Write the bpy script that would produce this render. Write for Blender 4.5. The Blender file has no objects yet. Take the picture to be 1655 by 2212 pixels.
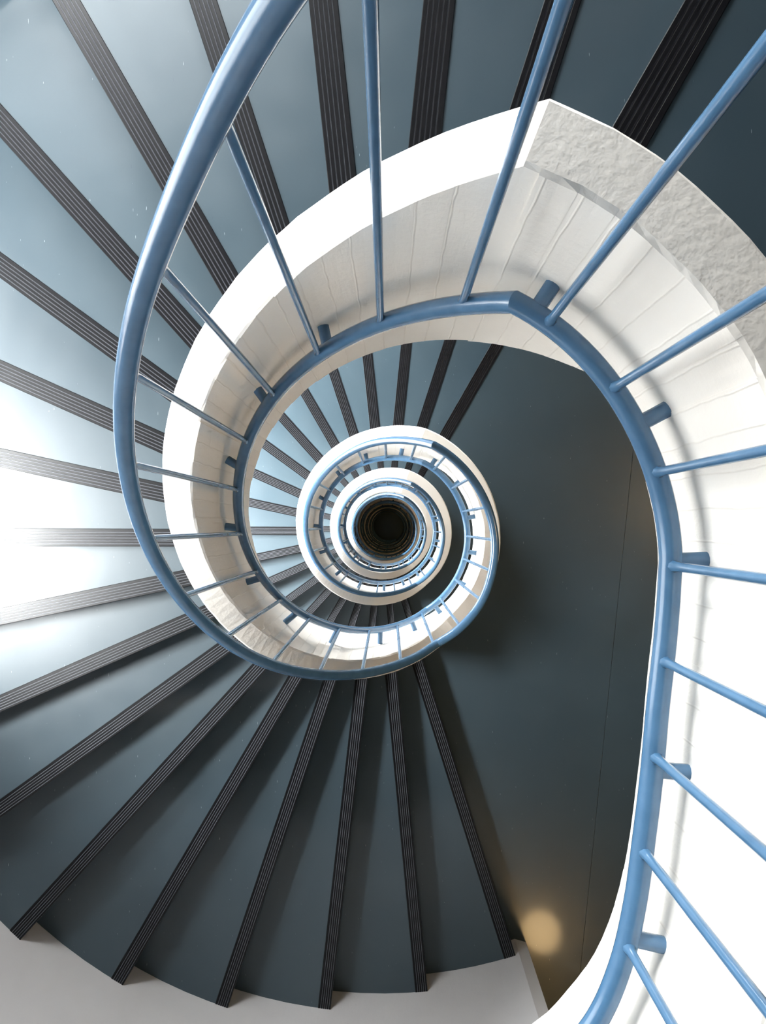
import bpy, bmesh, math, random
from mathutils import Vector, Matrix
from mathutils.geometry import tessellate_polygon

S = bpy.context.scene
COL = S.collection
rad, deg = math.radians, math.degrees
random.seed(7)

# ------------------------------------------------------------------ camera, world, light, exposure
# The well's axis is the world's z axis; the top landing's floor is z = 0.
cam = bpy.data.cameras.new('camera')
cam.sensor_fit = 'HORIZONTAL'
cam.sensor_width = 36.0
cam.lens = 36.0 * 1660.0 / 1655.0
cam.shift_x = -13.0 / 1655.0
cam.shift_y = 27.5 / 1655.0
cam.clip_start = 0.02
cam.clip_end = 100
cam_o = bpy.data.objects.new('camera', cam)
COL.objects.link(cam_o)
cam_o.location = (0.035, 0.069, 1.2)
S.camera = cam_o

w = bpy.data.worlds.new('overcast_sky')
S.world = w
w.use_nodes = True
w.node_tree.nodes['Background'].inputs[0].default_value = (0.80, 0.88, 1.0, 1)
w.node_tree.nodes['Background'].inputs[1].default_value = 1.0

S.view_settings.view_transform = 'Standard'
S.view_settings.look = 'None'
S.view_settings.gamma = 1.0
S.view_settings.use_curve_mapping = False
S.view_settings.exposure = 0.92

# keep the light's paths short enough for a deep white well
S.cycles.max_bounces = 4
S.cycles.diffuse_bounces = 4
S.cycles.glossy_bounces = 2
S.cycles.transmission_bounces = 2
S.cycles.transparent_max_bounces = 6
S.cycles.caustics_reflective = False
S.cycles.caustics_refractive = False
S.cycles.use_adaptive_sampling = True
S.cycles.adaptive_threshold = 0.1
S.cycles.adaptive_min_samples = 16

STOREY = 3.0
NF = 8                                    # flights
# stair windows in the round outer wall: middle angle, half width, bottom, top, power of the low and of the high sky outside
# ... and how far out and above the window's middle the bright part of that sky stands, turned aside by how much
WINDOWS = [(168.0, 25.0, -3.0 * k - 0.95, (1.35 if k == 0 else -3.0 * k + 0.85), (58.0 if k == 0 else 115.0), (1350.0 if k == 0 else 2200.0), (3.5 if k == 0 else 3.3), (2.4 if k == 0 else 1.55), 16.0) for k in range(4)]
WINDOWS += [(116.0, 19.0, -3.0 * k - 0.3, -3.0 * k + 1.1, 2.0, (320.0 if k == 0 else 450.0), 4.2, 0.7, 0.0) for k in range(4)]  # unseen upper-left windows, added to brighten the treads near them
WIN_ANGLES = (116.0, 168.0)


def sky_light(name, ang, r, z, target_r, target_z, sx, sy, power, color, turn=0.0):
    L = bpy.data.lights.new(name, 'AREA')
    L.shape = 'RECTANGLE'
    L.size, L.size_y = sx, sy
    L.energy = power
    L.color = color
    o = bpy.data.objects.new(name, L)
    COL.objects.link(o)
    c, s_ = math.cos(rad(ang)), math.sin(rad(ang))
    o.location = (r * math.cos(rad(ang + turn)), r * math.sin(rad(ang + turn)), z)
    d = Vector((target_r * c, target_r * s_, target_z)) - Vector(o.location)
    o.rotation_euler = d.to_track_quat('-Z', 'Y').to_euler()
    return o


for ang, half, z0, z1, low, high, out, above, turn in WINDOWS:
    zm = (z0 + z1) / 2
    wd = 2 * 2.4 * math.tan(rad(half)) - 0.1
    sky_light('window_daylight', ang, 2.62, zm, 0, zm, wd, z1 - z0 - 0.1, low, (1.0, 0.985, 0.975))      # pale sky straight outside the panes
    sky_light('high_sky_daylight', ang, out, zm + above, 2.4, zm - 0.1, 2.0, 1.3, high, (1.0, 0.98, 0.975), turn)   # brighter sky higher up, falling steeply through them


# ------------------------------------------------------------------ materials
def mat(name, base, rough=0.5, spec=0.5, metallic=0.0):
    m = bpy.data.materials.new(name)
    m.use_nodes = True
    b = m.node_tree.nodes['Principled BSDF']
    b.inputs['Base Color'].default_value = (*base, 1)
    b.inputs['Roughness'].default_value = rough
    b.inputs['Specular IOR Level'].default_value = spec
    b.inputs['Metallic'].default_value = metallic
    return m, m.node_tree, b


def node(nt, kind, **kw):
    n = nt.nodes.new(kind)
    for k, v in kw.items():
        if k in n.inputs:
            n.inputs[k].default_value = v
        else:
            setattr(n, k, v)
    return n


def coords(nt, scale=(1, 1, 1), rot=(0, 0, 0), world=False):
    t = nt.nodes.new('ShaderNodeNewGeometry' if world else 'ShaderNodeTexCoord')
    mp = nt.nodes.new('ShaderNodeMapping')
    mp.inputs['Scale'].default_value = scale
    mp.inputs['Rotation'].default_value = rot
    nt.links.new(t.outputs['Position' if world else 'Object'], mp.inputs['Vector'])
    return mp.outputs['Vector']


def ramp(nt, src, stops):
    r = nt.nodes.new('ShaderNodeValToRGB')
    e = r.color_ramp.elements
    while len(e) < len(stops):
        e.new(0.5)
    for i, (p, c) in enumerate(stops):
        e[i].position = p
        e[i].color = (c, c, c, 1) if isinstance(c, (int, float)) else (*c, 1)
    nt.links.new(src, r.inputs['Fac'])
    return r.outputs['Color']


def mixc(nt, fac, a, b):
    m = nt.nodes.new('ShaderNodeMix')
    m.data_type = 'RGBA'
    for sock, v in ((m.inputs['Factor'], fac), (m.inputs[6], a), (m.inputs[7], b)):
        if hasattr(v, 'links'):
            nt.links.new(v, sock)
        elif isinstance(v, tuple):
            sock.default_value = (*v, 1)
        else:
            sock.default_value = v
    return m.outputs[2]


def bump(nt, b, src, strength, dist):
    n = node(nt, 'ShaderNodeBump')
    n.inputs['Strength'].default_value = strength
    n.inputs['Distance'].default_value = dist
    nt.links.new(src, n.inputs['Height'])
    nt.links.new(n.outputs['Normal'], b.inputs['Normal'])


def lino():
    m, nt, b = mat('blue_grey_linoleum', (0.2, 0.27, 0.31), 0.22, 0.5)
    v = coords(nt, (1, 1, 1), world=True)
    n1 = node(nt, 'ShaderNodeTexNoise', Scale=2.2, Detail=3.0)
    nt.links.new(v, n1.inputs['Vector'])
    base = mixc(nt, ramp(nt, n1.outputs['Fac'], [(0.35, 0.0), (0.7, 1.0)]), (0.030, 0.050, 0.064), (0.038, 0.059, 0.073))
    # pale and dark scuffs, all running the same way across the sheet
    v2 = coords(nt, (250, 30, 40), (0, 0, rad(10)), world=True)
    n2 = node(nt, 'ShaderNodeTexNoise', Scale=1.0, Detail=1.5, Roughness=0.5)
    nt.links.new(v2, n2.inputs['Vector'])
    pale = ramp(nt, n2.outputs['Fac'], [(0.765, 0.0), (0.785, 1.0)])
    v3 = coords(nt, (230, 36, 40), (0, 0, rad(14)), world=True)
    n3 = node(nt, 'ShaderNodeTexNoise', Scale=1.0, Detail=1.5, Roughness=0.5)
    nt.links.new(v3, n3.inputs['Vector'])
    dark = ramp(nt, n3.outputs['Fac'], [(0.22, 1.0), (0.24, 0.0)])
    c = mixc(nt, pale, base, (0.26, 0.30, 0.32))
    c = mixc(nt, dark, c, (0.025, 0.04, 0.06))
    nt.links.new(c, b.inputs['Base Color'])
    n4 = node(nt, 'ShaderNodeTexNoise', Scale=9.0, Detail=2.0)
    nt.links.new(v, n4.inputs['Vector'])
    nt.links.new(ramp(nt, n4.outputs['Fac'], [(0.3, 0.36), (0.7, 0.42)]), b.inputs['Roughness'])
    bump(nt, b, n4.outputs['Fac'], 0.06, 0.004)
    b.inputs['Specular IOR Level'].default_value = 0.45
    b.inputs['Coat Weight'].default_value = 0.35
    b.inputs['Coat Roughness'].default_value = 0.09
    return m


def plaster(name, base, base2, rough=0.55):
    m, nt, b = mat(name, base, rough, 0.4)
    v = coords(nt, world=True)
    n1 = node(nt, 'ShaderNodeTexNoise', Scale=3.0, Detail=3.0)
    nt.links.new(v, n1.inputs['Vector'])
    nt.links.new(mixc(nt, ramp(nt, n1.outputs['Fac'], [(0.3, 0.0), (0.75, 1.0)]), base, base2), b.inputs['Base Color'])
    v2 = coords(nt, (1, 1, 0.5), world=True)
    n2 = node(nt, 'ShaderNodeTexNoise', Scale=70.0, Detail=4.0, Roughness=0.6)
    nt.links.new(v2, n2.inputs['Vector'])
    n3 = node(nt, 'ShaderNodeTexNoise', Scale=14.0, Detail=3.0)
    nt.links.new(v2, n3.inputs['Vector'])
    ad = node(nt, 'ShaderNodeMath', operation='ADD')
    nt.links.new(n2.outputs['Fac'], ad.inputs[0])
    nt.links.new(n3.outputs['Fac'], ad.inputs[1])
    bump(nt, b, ad.outputs[0], 0.22, 0.004)
    return m


def board_marked():
    """White paint on concrete cast against narrow upright boards: faint ridges between boards, each with its own grain."""
    m, nt, b = mat('board_marked_white_concrete', (0.9, 0.85, 0.79), 0.55, 0.4)
    v = coords(nt, world=True)
    n1 = node(nt, 'ShaderNodeTexNoise', Scale=3.0, Detail=3.0)
    nt.links.new(v, n1.inputs['Vector'])
    L = nt.links.new

    def m1(op, a_, b_=None, clamp=False):
        q = node(nt, 'ShaderNodeMath', operation=op)
        q.use_clamp = clamp
        for i_, x_ in ((0, a_), (1, b_)):
            if x_ is None:
                continue
            if hasattr(x_, 'links'):
                L(x_, q.inputs[i_])
            else:
                q.inputs[i_].default_value = x_
        return q.outputs[0]
    tc = node(nt, 'ShaderNodeTexCoord')
    sep = node(nt, 'ShaderNodeSeparateXYZ')
    L(tc.outputs['Object'], sep.inputs[0])
    ang = m1('MULTIPLY', m1('ARCTAN2', sep.outputs[1], sep.outputs[0]), 180.0 / math.pi / 5.5)
    wob = node(nt, 'ShaderNodeTexNoise', Scale=9.0, Detail=2.0)
    L(v, wob.inputs['Vector'])
    ang = m1('ADD', ang, m1('MULTIPLY', wob.outputs['Fac'], 0.22))
    fr = m1('FRACT', ang)
    idn = m1('FLOOR', ang)
    ridge = m1('SUBTRACT', 1.0, m1('MULTIPLY', m1('MINIMUM', fr, m1('SUBTRACT', 1.0, fr)), 22.0), True)
    wn = node(nt, 'ShaderNodeTexWhiteNoise')
    wn.noise_dimensions = '1D'
    L(idn, wn.inputs['W'])
    # grain of the boards, stretched upright
    mp = node(nt, 'ShaderNodeMapping')
    mp.inputs['Scale'].default_value = (1, 1, 0.16)
    L(tc.outputs['Object'], mp.inputs['Vector'])
    gr = node(nt, 'ShaderNodeTexNoise', Scale=150.0, Detail=2.0, Distortion=0.6)
    L(mp.outputs[0], gr.inputs['Vector'])
    amount = m1('MULTIPLY', gr.outputs['Fac'], wn.outputs['Value'])
    geo = node(nt, 'ShaderNodeNewGeometry')
    sn = node(nt, 'ShaderNodeSeparateXYZ')
    L(geo.outputs['True Normal'], sn.inputs[0])
    side = m1('SUBTRACT', 1.0, m1('MULTIPLY', m1('ABSOLUTE', sn.outputs[2]), 3.0), True)
    boards = m1('MULTIPLY', m1('ADD', m1('ADD', m1('MULTIPLY', ridge, 0.9), m1('MULTIPLY', amount, 0.55)), m1('MULTIPLY', wn.outputs['Value'], 0.5)), side)
    rough = node(nt, 'ShaderNodeTexNoise', Scale=60.0, Detail=3.0, Roughness=0.6)
    L(v, rough.inputs['Vector'])
    bump(nt, b, m1('ADD', boards, m1('MULTIPLY', rough.outputs['Fac'], 1.1)), 0.32, 0.0030)
    c = mixc(nt, ramp(nt, n1.outputs['Fac'], [(0.3, 0.0), (0.75, 1.0)]), (0.88, 0.82, 0.745), (0.915, 0.87, 0.805))
    L(mixc(nt, m1('MULTIPLY', m1('MULTIPLY', ridge, side), 0.25), c, (0.70, 0.63, 0.54)), b.inputs['Base Color'])
    return m


def enamel():
    m, nt, b = mat('blue_enamel_paint', (0.075, 0.25, 0.50), 0.24, 0.5)
    v = coords(nt, world=True)
    n1 = node(nt, 'ShaderNodeTexNoise', Scale=26.0, Detail=4.0)
    nt.links.new(v, n1.inputs['Vector'])
    nt.links.new(mixc(nt, ramp(nt, n1.outputs['Fac'], [(0.35, 0.0), (0.7, 1.0)]), (0.060, 0.147, 0.262), (0.076, 0.172, 0.297)), b.inputs['Base Color'])
    bump(nt, b, n1.outputs['Fac'], 0.12, 0.004)
    b.inputs['Coat Weight'].default_value = 0.3
    b.inputs['Coat Roughness'].default_value = 0.15
    return m


def rubber():
    m, nt, b = mat('black_ribbed_rubber', (0.012, 0.012, 0.015), 0.32, 0.22)
    v = coords(nt, world=True)
    n1 = node(nt, 'ShaderNodeTexNoise', Scale=40.0, Detail=3.0)
    nt.links.new(v, n1.inputs['Vector'])
    nt.links.new(mixc(nt, ramp(nt, n1.outputs['Fac'], [(0.4, 0.0), (0.75, 1.0)]), (0.004, 0.004, 0.005), (0.006, 0.006, 0.007)), b.inputs['Base Color'])
    return m


M_LINO = lino()
M_WALL = plaster('grey_white_wall_paint', (0.52, 0.51, 0.52), (0.58, 0.57, 0.575))
M_LOBBY = plaster('dark_lobby_paint', (0.17, 0.19, 0.20), (0.21, 0.23, 0.24))
M_SOFFIT = plaster('bare_concrete', (0.24, 0.235, 0.225), (0.30, 0.29, 0.28), 0.8)
M_PAR = board_marked()
M_BLUE = enamel()
M_BLACK = rubber()
M_GROOVE = mat('grey_groove_rubber', (0.10, 0.105, 0.12), 0.3, 0.6)[0]
M_FRAME = mat('white_window_enamel', (0.75, 0.75, 0.74), 0.35)[0]
M_BRASS = mat('brass_lamp_plate', (0.55, 0.38, 0.14), 0.3, 0.5, 1.0)[0]


def glass():
    m = bpy.data.materials.new('window_glass')
    m.use_nodes = True
    nt = m.node_tree
    nt.nodes.remove(nt.nodes['Principled BSDF'])
    out = nt.nodes['Material Output']
    t = node(nt, 'ShaderNodeBsdfTransparent')
    t.inputs[0].default_value = (0.95, 0.97, 0.97, 1)
    g = node(nt, 'ShaderNodeBsdfGlossy', Roughness=0.02)
    mx = node(nt, 'ShaderNodeMixShader')
    mx.inputs[0].default_value = 0.06
    nt.links.new(t.outputs[0], mx.inputs[1])
    nt.links.new(g.outputs[0], mx.inputs[2])
    nt.links.new(mx.outputs[0], out.inputs[0])
    return m


M_GLASS = glass()


def lamp_mat(name, strength):
    m, nt, b = mat(name, (0.9, 0.8, 0.6), 0.4)
    b.inputs['Emission Color'].default_value = (1.0, 0.66, 0.30, 1)
    b.inputs['Emission Strength'].default_value = strength
    return m


# ------------------------------------------------------------------ helpers
def link(name, me, parent=None, loc=(0, 0, 0), rz=0.0):
    o = bpy.data.objects.new(name, me)
    COL.objects.link(o)
    o.location = loc
    o.rotation_euler = (0, 0, rz)
    o.parent = parent
    return o


def tag(o, label=None, cat=None, group=None, kind=None):
    for k, v in (('label', label), ('category', cat), ('group', group), ('kind', kind)):
        if v:
            o[k] = v
    return o


def mesh(name, verts, faces, mats, fmat=None, smooth=False):
    me = bpy.data.meshes.new(name)
    me.from_pydata([tuple(v) for v in verts], [], faces)
    for m in mats:
        me.materials.append(m)
    if fmat:
        for p, i in zip(me.polygons, fmat):
            p.material_index = i
    if smooth:
        for p in me.polygons:
            p.use_smooth = True
    me.validate()
    me.update()
    return me


def fix_normals(me):
    bm = bmesh.new()
    bm.from_mesh(me)
    bmesh.ops.recalc_face_normals(bm, faces=bm.faces)
    bm.to_mesh(me)
    bm.free()
    return me


def pol(r, t, z=0.0):
    return Vector((r * math.cos(rad(t)), r * math.sin(rad(t)), z))


def tube(pts, r, n=14, name='tube', mats=(M_BLUE,)):
    """Round tube along a polyline, mitred at its corners, ends capped."""
    V, F = [], []
    tang = []
    for i in range(len(pts)):
        a = (pts[i] - pts[i - 1]).normalized() if i else None
        b = (pts[i + 1] - pts[i]).normalized() if i < len(pts) - 1 else None
        tang.append((a, b))
    up = Vector((0, 0, 1))
    t0 = tang[0][1]
    if abs(t0.z) > 0.9:
        up = Vector((1, 0, 0))
    side = t0.cross(up).normalized()
    nrm = side.cross(t0).normalized()
    prev = t0
    for i, p in enumerate(pts):
        a, b = tang[i]
        t = a or b
        q = prev.rotation_difference(t)          # carry the frame along without twist
        side = (q @ side).normalized()
        nrm = (q @ nrm).normalized()
        prev = t
        if a and b and (a - b).length > 1e-6:
            m = (a + b).normalized()
        else:
            m = t
        for k in range(n):
            an = 2 * math.pi * k / n
            off = side * math.cos(an) * r + nrm * math.sin(an) * r
            s = off.dot(m) / max(0.2, t.dot(m))  # slide along the incoming run to the mitre plane
            V.append(p + off - t * s)
    for i in range(len(pts) - 1):
        for k in range(n):
            a, b = i * n + k, i * n + (k + 1) % n
            F.append((a, b, b + n, a + n))
    F.append(tuple(range(n))[::-1])
    F.append(tuple(range((len(pts) - 1) * n, len(pts) * n)))
    me = mesh(name, V, F, mats, smooth=True)
    fix_normals(me)
    return me


def auto_smooth(me, angle=35):
    bm = bmesh.new()
    bm.from_mesh(me)
    for e in bm.edges:
        if len(e.link_faces) == 2 and e.calc_face_angle(0) > rad(angle):
            e.smooth = False
    for f in bm.faces:
        f.smooth = True
    bm.to_mesh(me)
    bm.free()
    return me


def slab(poly, z0, z1, name, mats, top=0, rest=0):
    """Solid slab over a plan polygon (list of x, y), any outline."""
    n = len(poly)
    tris = tessellate_polygon([[Vector((x, y, 0)) for x, y in poly]])
    V = [Vector((x, y, z1)) for x, y in poly] + [Vector((x, y, z0)) for x, y in poly]
    F, fm = [], []
    for t in tris:
        F.append(tuple(t)); fm.append(top)
        F.append(tuple(i + n for i in t[::-1])); fm.append(rest)
    for i in range(n):
        j = (i + 1) % n
        F.append((i, j, j + n, i + n)); fm.append(rest)
    me = mesh(name, V, F, mats, fm)
    return fix_normals(me)


def box(x0, x1, y0, y1, z0, z1, name, mats):
    return slab([(x0, y0), (x1, y0), (x1, y1), (x0, y1)], z0, z1, name, mats)


def interp(tab, t):
    for (a, va), (b, vb) in zip(tab, tab[1:]):
        if a <= t <= b:
            u = (t - a) / (b - a)
            return va + (vb - va) * u
    return tab[0][1] if t < tab[0][0] else tab[-1][1]


# ------------------------------------------------------------------ the stair's measures
R_IN, R_OUT = 0.513, 0.5975            # parapet, its face to the well and its back
R_WALL = 2.31                          # round outer wall
STEP = 11.96
NOSE0 = 60.2                           # first nosing, on the edge of a landing
NSTEP = 20
RISE = STOREY / NSTEP
PITCH = STOREY / 240.0                 # fall per degree along a flight
SLAB = 0.165
CURB_H, CURB_T0 = 0.328, 68.5          # top of the parapet above the landing; where it starts to fall
RAIL_H, HAND_H, RAIL_T0 = 0.045, 1.06, 61.0
SOFF_T0 = 41.5


def fall(t, t0):
    return min(STOREY, max(0.0, (t - t0) * PITCH))


# the railing is not a true circle: plan radius of its bottom rail and its handrail round the loop
R_RAIL = [(-60, .459), (-40, .457), (-20, .457), (0, .459), (26, .460), (42, .463), (56, .463), (71, .458), (89, .459), (106, .462),
          (122, .467), (140, .468), (158, .463), (178, .459), (195, .452), (212, .446), (232, .437), (251, .437), (270, .442), (289, .453), (301, .459)]
R_HAND = [(-60, .476), (-45, .481), (-30, .481), (-15, .471), (0, .468), (14, .461), (30, .455), (45, .452), (60, .450), (75, .447), (96, .450),
          (112, .449), (126, .452), (140, .457), (155, .461), (178, .462), (196, .460), (219, .458), (235, .454), (251, .450), (264, .450), (276, .455), (288, .465), (301, .477)]

# the first loop's handrail stands a little wider and starts to fall a little earlier
R_HAND0 = [(-60, .476), (0, .468), (30, .470), (61, .488), (85, .497), (96, .497), (105, .482), (114, .470), (124, .472), (155, .474), (178, .473), (196, .470),
           (219, .467), (240, .458), (251, .455), (262, .456), (275, .460), (288, .471), (301, .477)]
HAND0_T0 = 58.0

# plan of the top landing's parapet, its face to the well: from the outer wall round to where the circle begins
GUARD = [(-1.92, -1.27), (-1.45, -1.19), (-1.0, -1.115), (-0.6, -1.045), (-0.25, -0.985), (-0.02, -0.945), (0.15, -0.895), (0.289, -0.818), (0.349, -0.761),
         (0.400, -0.692), (0.436, -0.605), (0.458, -0.51), (0.472, -0.41), (0.484, -0.31), (0.493, -0.21), (0.504, -0.11), (0.513, 0.0)]


def smooth_path(P, per=6):
    P = [Vector((x, y, 0)) for x, y in P]
    out = []
    for i in range(len(P) - 1):
        a, b, c, d = P[max(0, i - 1)], P[i], P[i + 1], P[min(len(P) - 1, i + 2)]
        for k in range(per):
            u = k / per
            out.append(0.5 * ((2 * b) + (c - a) * u + (2 * a - 5 * b + 4 * c - d) * u * u + (3 * b - a - 3 * c + d) * u ** 3))
    out.append(P[-1])
    return out


GUARD_S = smooth_path(GUARD)
GUARD_N = []                           # unit vectors out of the well, across the path
for i in range(len(GUARD_S)):
    t = (GUARD_S[min(i + 1, len(GUARD_S) - 1)] - GUARD_S[max(i - 1, 0)]).normalized()
    GUARD_N.append(Vector((t.y, -t.x, 0)))
GUARD_N[-1] = Vector((1, 0, 0))


# ------------------------------------------------------------------ setting: outer walls, windows, lobby
Z_TOP, Z_BOT = 2.8, -STOREY * NF
W_OUT = 2.67
T_END = 288.2


def ring_wall(t0, t1, z0, z1, name, r0=R_WALL, r1=W_OUT, da=3.0):
    n = max(1, round((t1 - t0) / da))
    V, F = [], []
    for i in range(n + 1):
        t = t0 + (t1 - t0) * i / n
        V += [pol(r0, t, z0), pol(r1, t, z0), pol(r1, t, z1), pol(r0, t, z1)]
    for i in range(n):
        a = 4 * i
        for k in range(4):
            F.append((a + k, a + (k + 1) % 4, a + 4 + (k + 1) % 4, a + 4 + k))
    F += [(0, 1, 2, 3), (4 * n + 3, 4 * n + 2, 4 * n + 1, 4 * n)]
    return fix_normals(mesh(name, V, F, [M_WALL]))


def join(parts, name):
    bm = bmesh.new()
    for p in parts:
        bm.from_mesh(p)
    me = bpy.data.meshes.new(name)
    bm.to_mesh(me)
    for m in parts[0].materials:
        me.materials.append(m)
    bm.free()
    return me


pieces = []
edges = [NOSE0 - 0.6] + [e for c in WIN_ANGLES for e in next((w_[0] - w_[1], w_[0] + w_[1]) for w_ in WINDOWS if w_[0] == c)] + [T_END]
for i in range(0, len(edges), 2):
    pieces.append(ring_wall(edges[i], edges[i + 1], Z_BOT, Z_TOP, 'a'))
for c in WIN_ANGLES:
    zs = Z_TOP
    for ang, half, z0, z1, *_ in [w_ for w_ in WINDOWS if w_[0] == c]:
        pieces.append(ring_wall(ang - half, ang + half, z1, zs, 'c'))
        zs = z0
    pieces.append(ring_wall(c - half, c + half, Z_BOT, zs, 'd'))
# the bevelled corner where the round wall ends at a landing
e0, e1 = pol(R_WALL, T_END), pol(W_OUT, T_END)
c1 = Vector((e0.x + 0.062, e0.y - 0.018, 0))
pieces.append(slab([(e0.x, e0.y), (c1.x, c1.y), (c1.x, -2.62), (e1.x - 0.03, -2.62), (e1.x - .06, e1.y)], Z_BOT, Z_TOP, 'e', [M_WALL]))
tag(link('wall_left', join(pieces, 'wall_left')), 'grey plastered round outer wall beside the stair treads', kind='structure')

LX0, LX1, LY0, LY1 = c1.x, 3.2, -4.6, 2.0
tag(link('wall_front', box(LX0 - 0.25, LX1 + 0.2, LY0 - 0.2, LY0, Z_BOT, Z_TOP, 'wall_front', [M_LOBBY])), 'grey lobby wall behind the hanging lamps', kind='structure')
tag(link('wall_right', box(LX1, LX1 + 0.2, LY0, LY1 + 0.2, Z_BOT, Z_TOP, 'wall_right', [M_LOBBY])), 'grey lobby wall facing the well across the landings', kind='structure')
tag(link('wall_back', box(1.02, LX1, LY1 + 0.02, LY1 + 0.25, Z_BOT, Z_TOP, 'wall_back', [M_LOBBY])), 'grey lobby wall at the head of the flights', kind='structure')
tag(link('wall_lobby', box(LX0 - 0.25, LX0, LY0, -2.62, Z_BOT, Z_TOP, 'wall_lobby', [M_LOBBY])), 'grey lobby wall running on from the end of the round wall', kind='structure')

ceil_poly = [(W_OUT * math.cos(rad(t)), W_OUT * math.sin(rad(t))) for t in range(58, 289, 5)] + [(LX0, LY0 - .2), (LX1 + .2, LY0 - .2), (LX1 + .2, LY1 + .25), (1.3, LY1 + .25)]
tag(link('ceiling', slab(ceil_poly, Z_TOP, Z_TOP + 0.15, 'ceiling', [M_SOFFIT])), 'concrete ceiling over the stairwell', kind='structure')
tag(link('floor_ground', slab(ceil_poly, Z_BOT - 0.2, Z_BOT - 0.03, 'floor_ground', [M_LINO])), 'dark floor at the foot of the stairwell', kind='structure')

for i, (ang, half, z0, z1, *_) in enumerate(WINDOWS):
    r = bpy.data.objects.new('window_%d' % (i + 1), None)
    COL.objects.link(r)
    r.location = pol(2.42, ang, z0)
    r.rotation_euler = (0, 0, rad(ang))
    tag(r, 'white framed stair window in the round wall, %s, number %d from above' % ('at the left' if ang > 150 else 'added unseen at the upper left', i % 4 + 1), kind='structure')
    h, hw = z1 - z0, 2.42 * math.tan(rad(half)) + .01
    fr = [box(-.03, .03, -hw, hw, 0, .06, 'f', [M_FRAME]), box(-.03, .03, -hw, hw, h - .06, h, 'f', [M_FRAME])]
    fr += [box(-.03, .03, y - .03, y + .03, .06, h - .06, 'f', [M_FRAME]) for y in (-hw + .03, 0, hw - .03)]
    link('window_frame', join(fr, 'window_frame'), r)
    pane = box(-.004, .004, -(hw - .09) / 2, (hw - .09) / 2, .06, h - .06, 'pane', [M_GLASS])
    for y in (-hw / 2, hw / 2):
        link('pane', pane, r, (0, y, 0))

# landings
def arc(r, a, b, n):
    return [(r * math.cos(rad(a + (b - a) * i / n)), r * math.sin(rad(a + (b - a) * i / n))) for i in range(n + 1)]


NOSE_L = NOSE0 + STEP * (NSTEP - 1)      # last nosing of a flight
R_SL = 0.597
head = Vector((math.cos(rad(NOSE0)), math.sin(rad(NOSE0)), 0))
lobby = [(LX0, -2.62), (LX0, LY0), (LX1, LY0), (LX1, LY1 + .02), (1.2, LY1 + .02)]
poly_land = arc(R_SL, NOSE0, NOSE_L - 360, 30) + [tuple(pol(R_WALL, NOSE_L)[:2]), tuple(pol(R_WALL, T_END)[:2]), (c1.x, c1.y)] + lobby + [tuple(pol(R_WALL, NOSE0)[:2])]
g_out = [p + n * 0.084 for p, n in zip(GUARD_S, GUARD_N)]
arc_w = [tuple(pol(R_WALL - .001, t)[:2]) for t in (215, 225, 235, 245, 255, 265, 275, 285, T_END)]
poly_top = arc(R_SL, NOSE0, 0, 16)[:-1] + [(p.x, p.y) for p in g_out[::-1]] + arc_w + [(c1.x, c1.y)] + lobby + [tuple(pol(R_WALL, NOSE0)[:2])]

SEAM_A, SEAM_B = Vector((1.36, .38, 0)), Vector((1.17, -1.49, 0))      # joint between two sheets of linoleum


def clip(poly, keep_left, gap):
    d = (SEAM_B - SEAM_A).normalized()
    n = Vector((-d.y, d.x, 0)) * (1 if keep_left else -1)
    out = []
    f = [(Vector((x, y, 0)) - SEAM_A).dot(n) - gap for x, y in poly]
    for i in range(len(poly)):
        j = (i + 1) % len(poly)
        if f[i] >= 0:
            out.append(poly[i])
        if (f[i] >= 0) != (f[j] >= 0):
            u = f[i] / (f[i] - f[j])
            out.append((poly[i][0] + (poly[j][0] - poly[i][0]) * u, poly[i][1] + (poly[j][1] - poly[i][1]) * u))
    return out


ORD = ['topmost', 'second', 'third', 'fourth', 'fifth', 'sixth', 'seventh', 'eighth', 'ninth']
land_body = slab(poly_land, -SLAB, -.004, 'landing_slab', [M_SOFFIT])
sheets = [slab(clip(poly_land, s, .0012), -.004, 0, 'linoleum_sheet', [M_LINO]) for s in (True, False)]
for k in range(NF + 1):
    z = -STOREY * k
    if k == 0:
        o = link('floor', slab(poly_top, -SLAB, -.004, 'top_landing_slab', [M_SOFFIT]))
        sh = [slab(clip(poly_top, s, .0012), -.004, 0, 'linoleum_sheet', [M_LINO]) for s in (True, False)]
    else:
        o = link('floor', land_body, None, (0, 0, z))
        sh = sheets
    for s in sh:
        link('linoleum_sheet', s, o)
    tag(o, 'blue-grey linoleum landing floor beside the well, %s from above' % ORD[k], kind='structure')

# ------------------------------------------------------------------ the flights
def tread_mesh():
    a = STEP
    V, F, fm = [], [], []
    n = 4
    d0 = -0.012                                        # the riser stands back behind the nosing
    ts = [-a + a * i / n for i in range(n + 1)]

    def P(r, t, z):
        p = pol(r, t, z)
        return p + Vector((0, d0, 0))
    for t in ts:
        zb = -0.27 - PITCH * (t + a)
        V += [P(R_OUT - .0005, t, 0), P(R_WALL, t, 0), P(R_WALL, t, zb), P(R_OUT - .0005, t, zb)]
    for i in range(n):
        b = 4 * i
        F += [(b, b + 4, b + 5, b + 1), (b + 1, b + 5, b + 6, b + 2), (b + 2, b + 6, b + 7, b + 3), (b + 3, b + 7, b + 4, b)]
        fm += [0, 0, 1, 1]
    F += [(0, 1, 2, 3), (4 * n + 3, 4 * n + 2, 4 * n + 1, 4 * n)]
    fm += [0, 0]
    return fix_normals(mesh('tread', V, F, [M_LINO, M_SOFFIT], fm))


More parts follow.
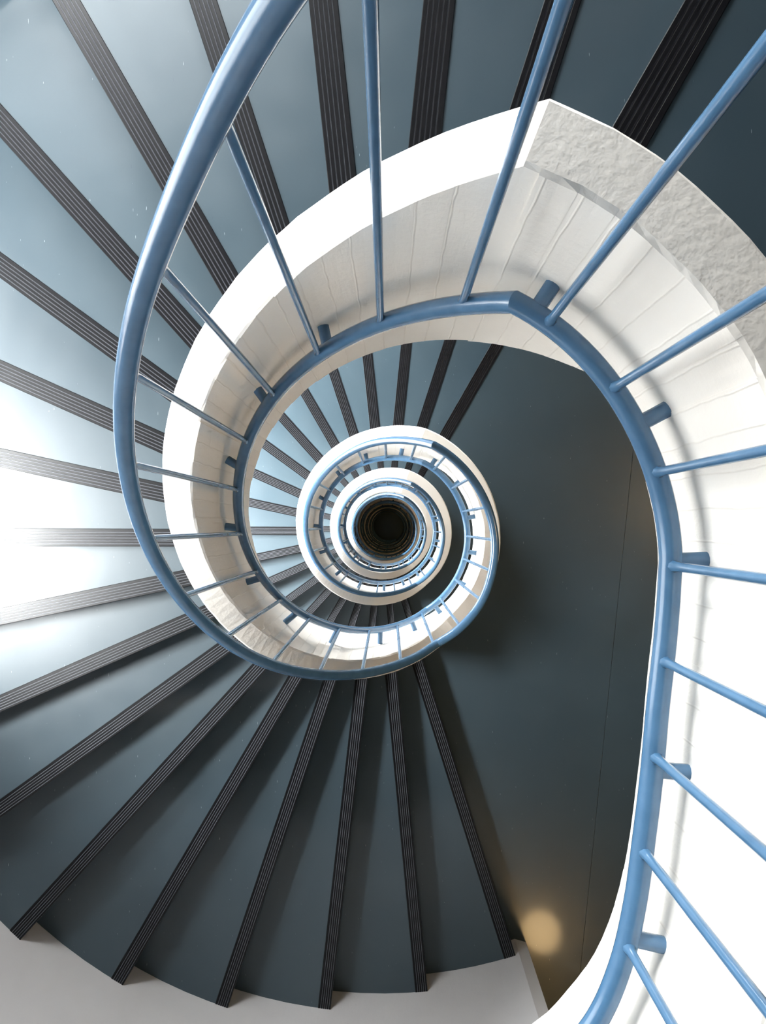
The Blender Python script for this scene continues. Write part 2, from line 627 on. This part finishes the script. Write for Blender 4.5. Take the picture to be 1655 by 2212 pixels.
def nosing_mesh():
    """Ribbed rubber edging: four raised ribs, a rounded lip and a short drop down the riser."""
    prof = [(-.052, .0005), (-.0505, .0030), (-.0415, .0030)]
    grey_faces = set()
    t = -.0415
    for i in range(5):
        k = len(prof)
        prof += [(t + .0013, .0016), (t + .0021, .0016), (t + .0036, .0034)]
        grey_faces |= {k, k + 1}                              # floor and one flank of the groove, in a paler grey
        if i < 4:
            prof.append((t + .0100, .0034))
        t += .0100
    prof += [(.0090, .0034), (.0103, .0020), (.0105, -.004), (.0105, -.034), (.004, -.034), (-.012, -.012), (-.052, -.002)]
    r0, r1 = R_OUT + .001, R_WALL - .001
    n = len(prof)
    V = [Vector((r0, y, z)) for y, z in prof] + [Vector((r1, y, z)) for y, z in prof]
    F = [(i, (i + 1) % n, (i + 1) % n + n, i + n) for i in range(n)]
    F += [tuple(range(n)), tuple(range(n, 2 * n))[::-1]]
    return fix_normals(mesh('nosing_strip', V, F, [M_BLACK, M_GROOVE], [1 if i in grey_faces else 0 for i in range(n)] + [0, 0]))


ME_TREAD, ME_NOSE = tread_mesh(), nosing_mesh()
ME_RISER = box(R_OUT + .001, R_WALL - .001, .0003, .0035, -SLAB, -.012, 'riser', [M_LINO])     # facing of the landing's edge under its nosing


def flight(k):
    z = -STOREY * k
    label = '%s flight of blue-grey winder steps with black ribbed nosings around the well' % ORD[k]
    if k < 3:
        r = bpy.data.objects.new('stair_flight', None)
        COL.objects.link(r)
        r.location = (0, 0, z)
        link('nosing_strip', ME_NOSE, r, (0, 0, 0), rad(NOSE0))
        link('riser', ME_RISER, r, (0, 0, 0), rad(NOSE0))
        for i in range(1, NSTEP):
            t = link('tread', ME_TREAD, r, (0, 0, -RISE * i), rad(NOSE0 + STEP * i))
            link('nosing_strip', ME_NOSE, t)
    else:                                              # too deep in the well to show single steps
        bm = bmesh.new()
        for i in range(NSTEP):
            mt = Matrix.Translation((0, 0, -RISE * i)) @ Matrix.Rotation(rad(NOSE0 + STEP * i), 4, 'Z')
            for me, mi in ((ME_TREAD, 0), (ME_NOSE, 2)):
                if me is ME_TREAD and i == 0:
                    continue
                f0 = len(bm.faces)
                v0 = len(bm.verts)
                bm.from_mesh(me)
                bm.verts.ensure_lookup_table()
                bm.faces.ensure_lookup_table()
                for v in bm.verts[v0:]:
                    v.co = mt @ v.co
                if mi:
                    for f in bm.faces[f0:]:
                        f.material_index += 2
        me = bpy.data.meshes.new('stair_flight')
        bm.to_mesh(me)
        bm.free()
        for m in (M_LINO, M_SOFFIT, M_BLACK, M_GROOVE):
            me.materials.append(m)
        r = link('stair_flight', me, None, (0, 0, z))
    return tag(r, label, 'stairs', 'flights of the spiral stair')


for k in range(NF):
    flight(k)


# ------------------------------------------------------------------ parapets
def parapet_mesh(top):
    """White concrete upstand between steps and well: top landing or landing, then the flight below it.
    The face to the well keeps the marks of narrow vertical boards."""
    st = []                                            # inner point, outward vector, ztop, zbot
    rnd = random.Random(11 if top else 5)
    if top:
        for p, n in zip(GUARD_S[:-1:2], GUARD_N[:-1:2]):
            st.append((p, n, CURB_H, -SLAB))
        ts = [0.0]
    else:
        ts = [-60.0]
    marks = sorted(set([SOFF_T0, CURB_T0, 281.5, 300.0]))
    t = ts[0]
    while t < 300:
        t2 = t + 2.75
        for mk in marks:
            if t + .2 < mk < t2 + 1.0:
                t2 = mk
                break
        t = min(300.0, t2)
        ts.append(t)
    for t in ts:
        zt = CURB_H - fall(t, CURB_T0) if t >= CURB_T0 else CURB_H
        zb = -SLAB - fall(t, SOFF_T0)
        if not top and t < CURB_T0 - 120 + .01:
            zt = CURB_H + max(0.0, (CURB_T0 - 120 - t) * PITCH)
        st.append((pol(R_IN, t), pol(1, t), zt, zb))
    n = len(st)
    V, F = [], []
    # every second station is a board joint: boards stand a hair in front of or behind their neighbours
    jit = [rnd.uniform(-.0013, .0013) * (0.25 if top and 2 * i < len(GUARD_S) / 2 else 1.0) for i in range(n)]
    wid = R_OUT - R_IN
    ring = []
    for i, (p, d, zt, zb) in enumerate(st):
        r = []
        b = i // 2
        olds = jit[(i - 1) // 2] if i else jit[0]
        news = jit[b]
        edge = rnd.uniform(-.0018, .0018)
        c = .006
        rowA = []
        for j in ((olds, news) if (i % 2 == 0 and 0 < i < n - 1) else (news,)):
            zbv, ztv = zb, zt
            e = edge
            V.extend([p + d * j + Vector((0, 0, zbv)), p + d * j + Vector((0, 0, ztv - c + e)), p + d * (c + e) + Vector((0, 0, ztv)),
                      p + d * (wid - c + e) + Vector((0, 0, ztv)), p + d * (wid + e * .5) + Vector((0, 0, ztv - c)), p + d * wid + Vector((0, 0, zbv))])
            rowA.append(len(V) - 6)
        ring.append(rowA)
    m = 6
    for i in range(n - 1):
        a, b = ring[i][-1], ring[i + 1][0]
        for k in range(m):
            F.append((a + k, a + (k + 1) % m, b + (k + 1) % m, b + k))
    for r in ring:
        if len(r) == 2:
            F.append((r[0], r[0] + 1, r[1] + 1, r[1]))
    F.append(tuple(range(ring[0][0], ring[0][0] + m)))
    F.append(tuple(range(ring[-1][-1], ring[-1][-1] + m))[::-1])
    me = mesh('parapet', V, F, [M_PAR])
    bm = bmesh.new()
    bm.from_mesh(me)
    bmesh.ops.remove_doubles(bm, verts=bm.verts, dist=1e-5)
    bmesh.ops.recalc_face_normals(bm, faces=bm.faces)
    bm.to_mesh(me)
    bm.free()
    return me


ME_PAR0, ME_PAR = parapet_mesh(True), parapet_mesh(False)
PAR_LABEL = ['white concrete parapet with a sharp corner at the right, nearest the camera',
             'white concrete parapet ring around the well, second from above', 'white concrete parapet ring, third from above, between two blue railings']
for k in range(NF):
    lab = PAR_LABEL[k] if k < 3 else 'small white concrete parapet ring deep in the well, %s from above' % ORD[k]
    tag(link('parapet', ME_PAR0 if k == 0 else ME_PAR, None, (0, 0, -STOREY * k)), lab, 'parapet', 'parapets around the well')

# ------------------------------------------------------------------ railings
TUBE_R, BAL_R, BRK_R = 0.0172, 0.0070, 0.0128


def rail_pts(tab, t0, t1, h, n, tk=RAIL_T0):
    out = []
    for i in range(n + 1):
        t = t0 + (t1 - t0) * i / n
        out.append(pol(interp(tab, t), t, h - fall(t, tk)))
    return out


def foot(t):
    return pol(interp(R_RAIL, t), t, RAIL_H - fall(t, RAIL_T0))


def crown0(t):
    return pol(interp(R_HAND0, t), t, HAND_H - fall(t, HAND0_T0))


def crown(t):
    return pol(interp(R_HAND, t), t, HAND_H - fall(t, RAIL_T0))


def smooth_tab(tab):
    """Resample a table finely and soften its corners."""
    a, b = tab[0][0], tab[-1][0]
    xs = [a + (b - a) * i / 180 for i in range(181)]
    ys = [interp(tab, x) for x in xs]
    for _ in range(14):
        ys = [ys[0]] + [(ys[i - 1] + 2 * ys[i] + ys[i + 1]) / 4 for i in range(1, 180)] + [ys[-1]]
    return list(zip(xs, ys))


R_RAIL, R_HAND, R_HAND0 = smooth_tab(R_RAIL), smooth_tab(R_HAND), smooth_tab(R_HAND0)

FLIGHT_BAL = [70.2 + 17.48 * i for i in range(14)]
LAND_BAL = [-46.8, -30.2, -14.9, 0.8, 17.9, 35.2, 52.8]
FLIGHT_BRK = [77.6, 102.2, 126.0, 149.4, 172.9, 196.2, 220.3, 244.0, 269.0, 289.5]
LAND_BRK = [-52.5, -30.1, -9.5, 12.9, 36.0, 56.0]
OFF = 0.054


def loop_mesh(tab, h, name):
    """Landing piece and flight piece as one tube with sharp mitred bends where the flight begins."""
    a = rail_pts(tab, -59.0, RAIL_T0, h, 54)
    b = rail_pts(tab, RAIL_T0, 301.0, h, 110)[1:]
    me = tube(a + b, TUBE_R, 16, name)
    return auto_smooth(me, 26)


def guard_mesh(tab, h, name, tk=RAIL_T0):
    g = [p - n * OFF + Vector((0, 0, h)) for p, n in zip(GUARD_S, GUARD_N)]
    # ease from the straight guard into the circle
    a = rail_pts(tab, 0.0, tk, h, 28, tk)
    b = rail_pts(tab, tk, 301.0, h, 110, tk)[1:]
    return auto_smooth(tube(g[:-3] + a[1:] + b, TUBE_R, 16, name), 26)


def bar(a, b, r, name, n=10):
    """Round bar with a slight weld collar at both ends."""
    d = (b - a).normalized()
    L = (b - a).length
    s = d.orthogonal().normalized()
    q = d.cross(s)
    prof = [(0, r * 1.0), (.012, r * 1.55), (.024, r * 1.05), (.05, r), (L - .05, r), (L - .022, r * 1.05), (L - .012, r * 1.5), (L, r)] if L > .3 else [(0, r), (L, r)]
    V, F = [], []
    for l, rr in prof:
        for k in range(n):
            an = 2 * math.pi * k / n
            V.append(a + d * l + (s * math.cos(an) + q * math.sin(an)) * rr)
    for i in range(len(prof) - 1):
        for k in range(n):
            x, y = i * n + k, i * n + (k + 1) % n
            F.append((x, y, y + n, x + n))
    F += [tuple(range(n))[::-1], tuple(range((len(prof) - 1) * n, len(prof) * n))]
    return fix_normals(mesh(name, V, F, [M_BLUE], smooth=True))


def baluster_at(p, q, name='baluster'):
    return bar(p, q, BAL_R, name)


bal_flight = [baluster_at(foot(t), crown(t)) for t in FLIGHT_BAL]
bal_land = [baluster_at(foot(t), crown(t)) for t in LAND_BAL]


def bracket(p, d, reach):
    m = bar(p, p + d * reach, BRK_R, 'bracket', 12)
    return auto_smooth(m, 40)


brk_flight = [bracket(foot(t), pol(1, t), R_IN + .02 - interp(R_RAIL, t)) for t in FLIGHT_BRK]
brk_land = [bracket(foot(t), pol(1, t), R_IN + .02 - interp(R_RAIL, t)) for t in LAND_BRK]
me_hand, me_rail = loop_mesh(R_HAND, HAND_H, 'handrail'), loop_mesh(R_RAIL, RAIL_H, 'bottom_rail')
me_hand0, me_rail0 = guard_mesh(R_HAND0, HAND_H, 'handrail', HAND0_T0), guard_mesh(R_RAIL, RAIL_H, 'bottom_rail')

RAILING_LABEL = ['blue painted tube railing sweeping widest around the picture, nearest the camera',
                 'blue tube railing of the second loop down, framing the parapet rings',
                 'blue tube railing of the third loop down the well',
                 'blue tube railing of the fourth loop down the well']


def railing(k):
    lab = RAILING_LABEL[k] if k < 4 else 'thin blue tube railing deep in the well, %s loop from above' % ORD[k]
    z = -STOREY * k
    if k >= 6:
        me = join([me_hand, me_rail] + bal_flight + bal_land, 'railing')
        r = link('railing', me, None, (0, 0, z))
        return tag(r, lab, 'railing', 'railings around the well')
    r = bpy.data.objects.new('railing', None)
    COL.objects.link(r)
    r.location = (0, 0, z)
    tag(r, lab, 'railing', 'railings around the well')
    link('handrail', me_hand if k else me_hand0, r)
    link('bottom_rail', me_rail if k else me_rail0, r)
    bl, bk = list(bal_flight if k else [baluster_at(foot(t), crown0(t)) for t in FLIGHT_BAL]), list(brk_flight)
    if k:
        bl += bal_land
        bk += brk_land
    else:
        bk = bk[1:]
        for t in (0.9, 18.7, 36.4, 53.6):
            bl.append(baluster_at(foot(t), crown0(t)))
        for t in (1.8, 28.2, 56.8):
            bk.append(bracket(foot(t), pol(1, t), R_IN + .02 - interp(R_RAIL, t)))
        # along the straight guard, at equal spacing from the circle outwards
        acc, want, j = 0.0, 0.136, 0
        wantb, jb = 0.30, 0
        for i in range(len(GUARD_S) - 1, 0, -1):
            p, q = GUARD_S[i] - GUARD_N[i] * OFF, GUARD_S[i - 1] - GUARD_N[i - 1] * OFF
            seg = (q - p).length
            while acc + seg >= want and j < 17:
                u = (want - acc) / seg
                c = p.lerp(q, u)
                bl.append(baluster_at(c + Vector((0, 0, RAIL_H)), c + Vector((0, 0, HAND_H))))
                want += 0.1432
                j += 1
            while acc + seg >= wantb and jb < 9:
                u = (wantb - acc) / seg
                c = p.lerp(q, u)
                bk.append(bracket(c + Vector((0, 0, RAIL_H)), GUARD_N[i], OFF + .02))
                wantb += 0.255
                jb += 1
            acc += seg
    for m in bl:
        link('baluster', m, r)
    for m in bk:
        link('bracket', m, r)
    return r


for k in range(NF):
    railing(k)


# ------------------------------------------------------------------ hanging lamps in the lobbies
def lathe(prof, n, name, m):
    V, F = [], []
    for r, z in prof:
        for k in range(n):
            a = 2 * math.pi * k / n
            V.append((r * math.cos(a), r * math.sin(a), z))
    for i in range(len(prof) - 1):
        for k in range(n):
            a, b = i * n + k, i * n + (k + 1) % n
            F.append((a, b, b + n, a + n))
    return fix_normals(mesh(name, V, F, [m], smooth=True))


LAMPS = [((1.38, -3.53), 'at the lobby end'), ((2.75, 0.30), 'added unseen beside the well')]  # the second lamp is unseen, added to warm and brighten the landing parapets
ME_PLATE = lathe([(0.001, 0), (.10, 0), (.10, -.02), (.03, -.035), (.025, -.05), (.001, -.05)], 24, 'ceiling_plate', M_BRASS)
GLOBE_PROF = [(.165 * math.sin(math.pi * i / 14) + .0005, -.235 + .185 * math.cos(math.pi * i / 14)) for i in range(15)]
ME_GLOBE = [lathe(GLOBE_PROF, 28, 'globe', lamp_mat('warm_lamp_glass', e)) for e in (17.0, 21.0, 10.0)]
for k in range(NF):
    for (x, y), where in LAMPS:
        r = bpy.data.objects.new('ceiling_lamp', None)
        COL.objects.link(r)
        r.location = (x, y, -STOREY * k - SLAB)
        tag(r, 'warm globe ceiling lamp %s, %s storey from above' % (where, ORD[k]), 'lamp', 'globe lamps of the lobbies')
        link('ceiling_plate', ME_PLATE, r)
        link('globe', ME_GLOBE[2 if k >= 4 else (0 if y < -1 else 1)], r)
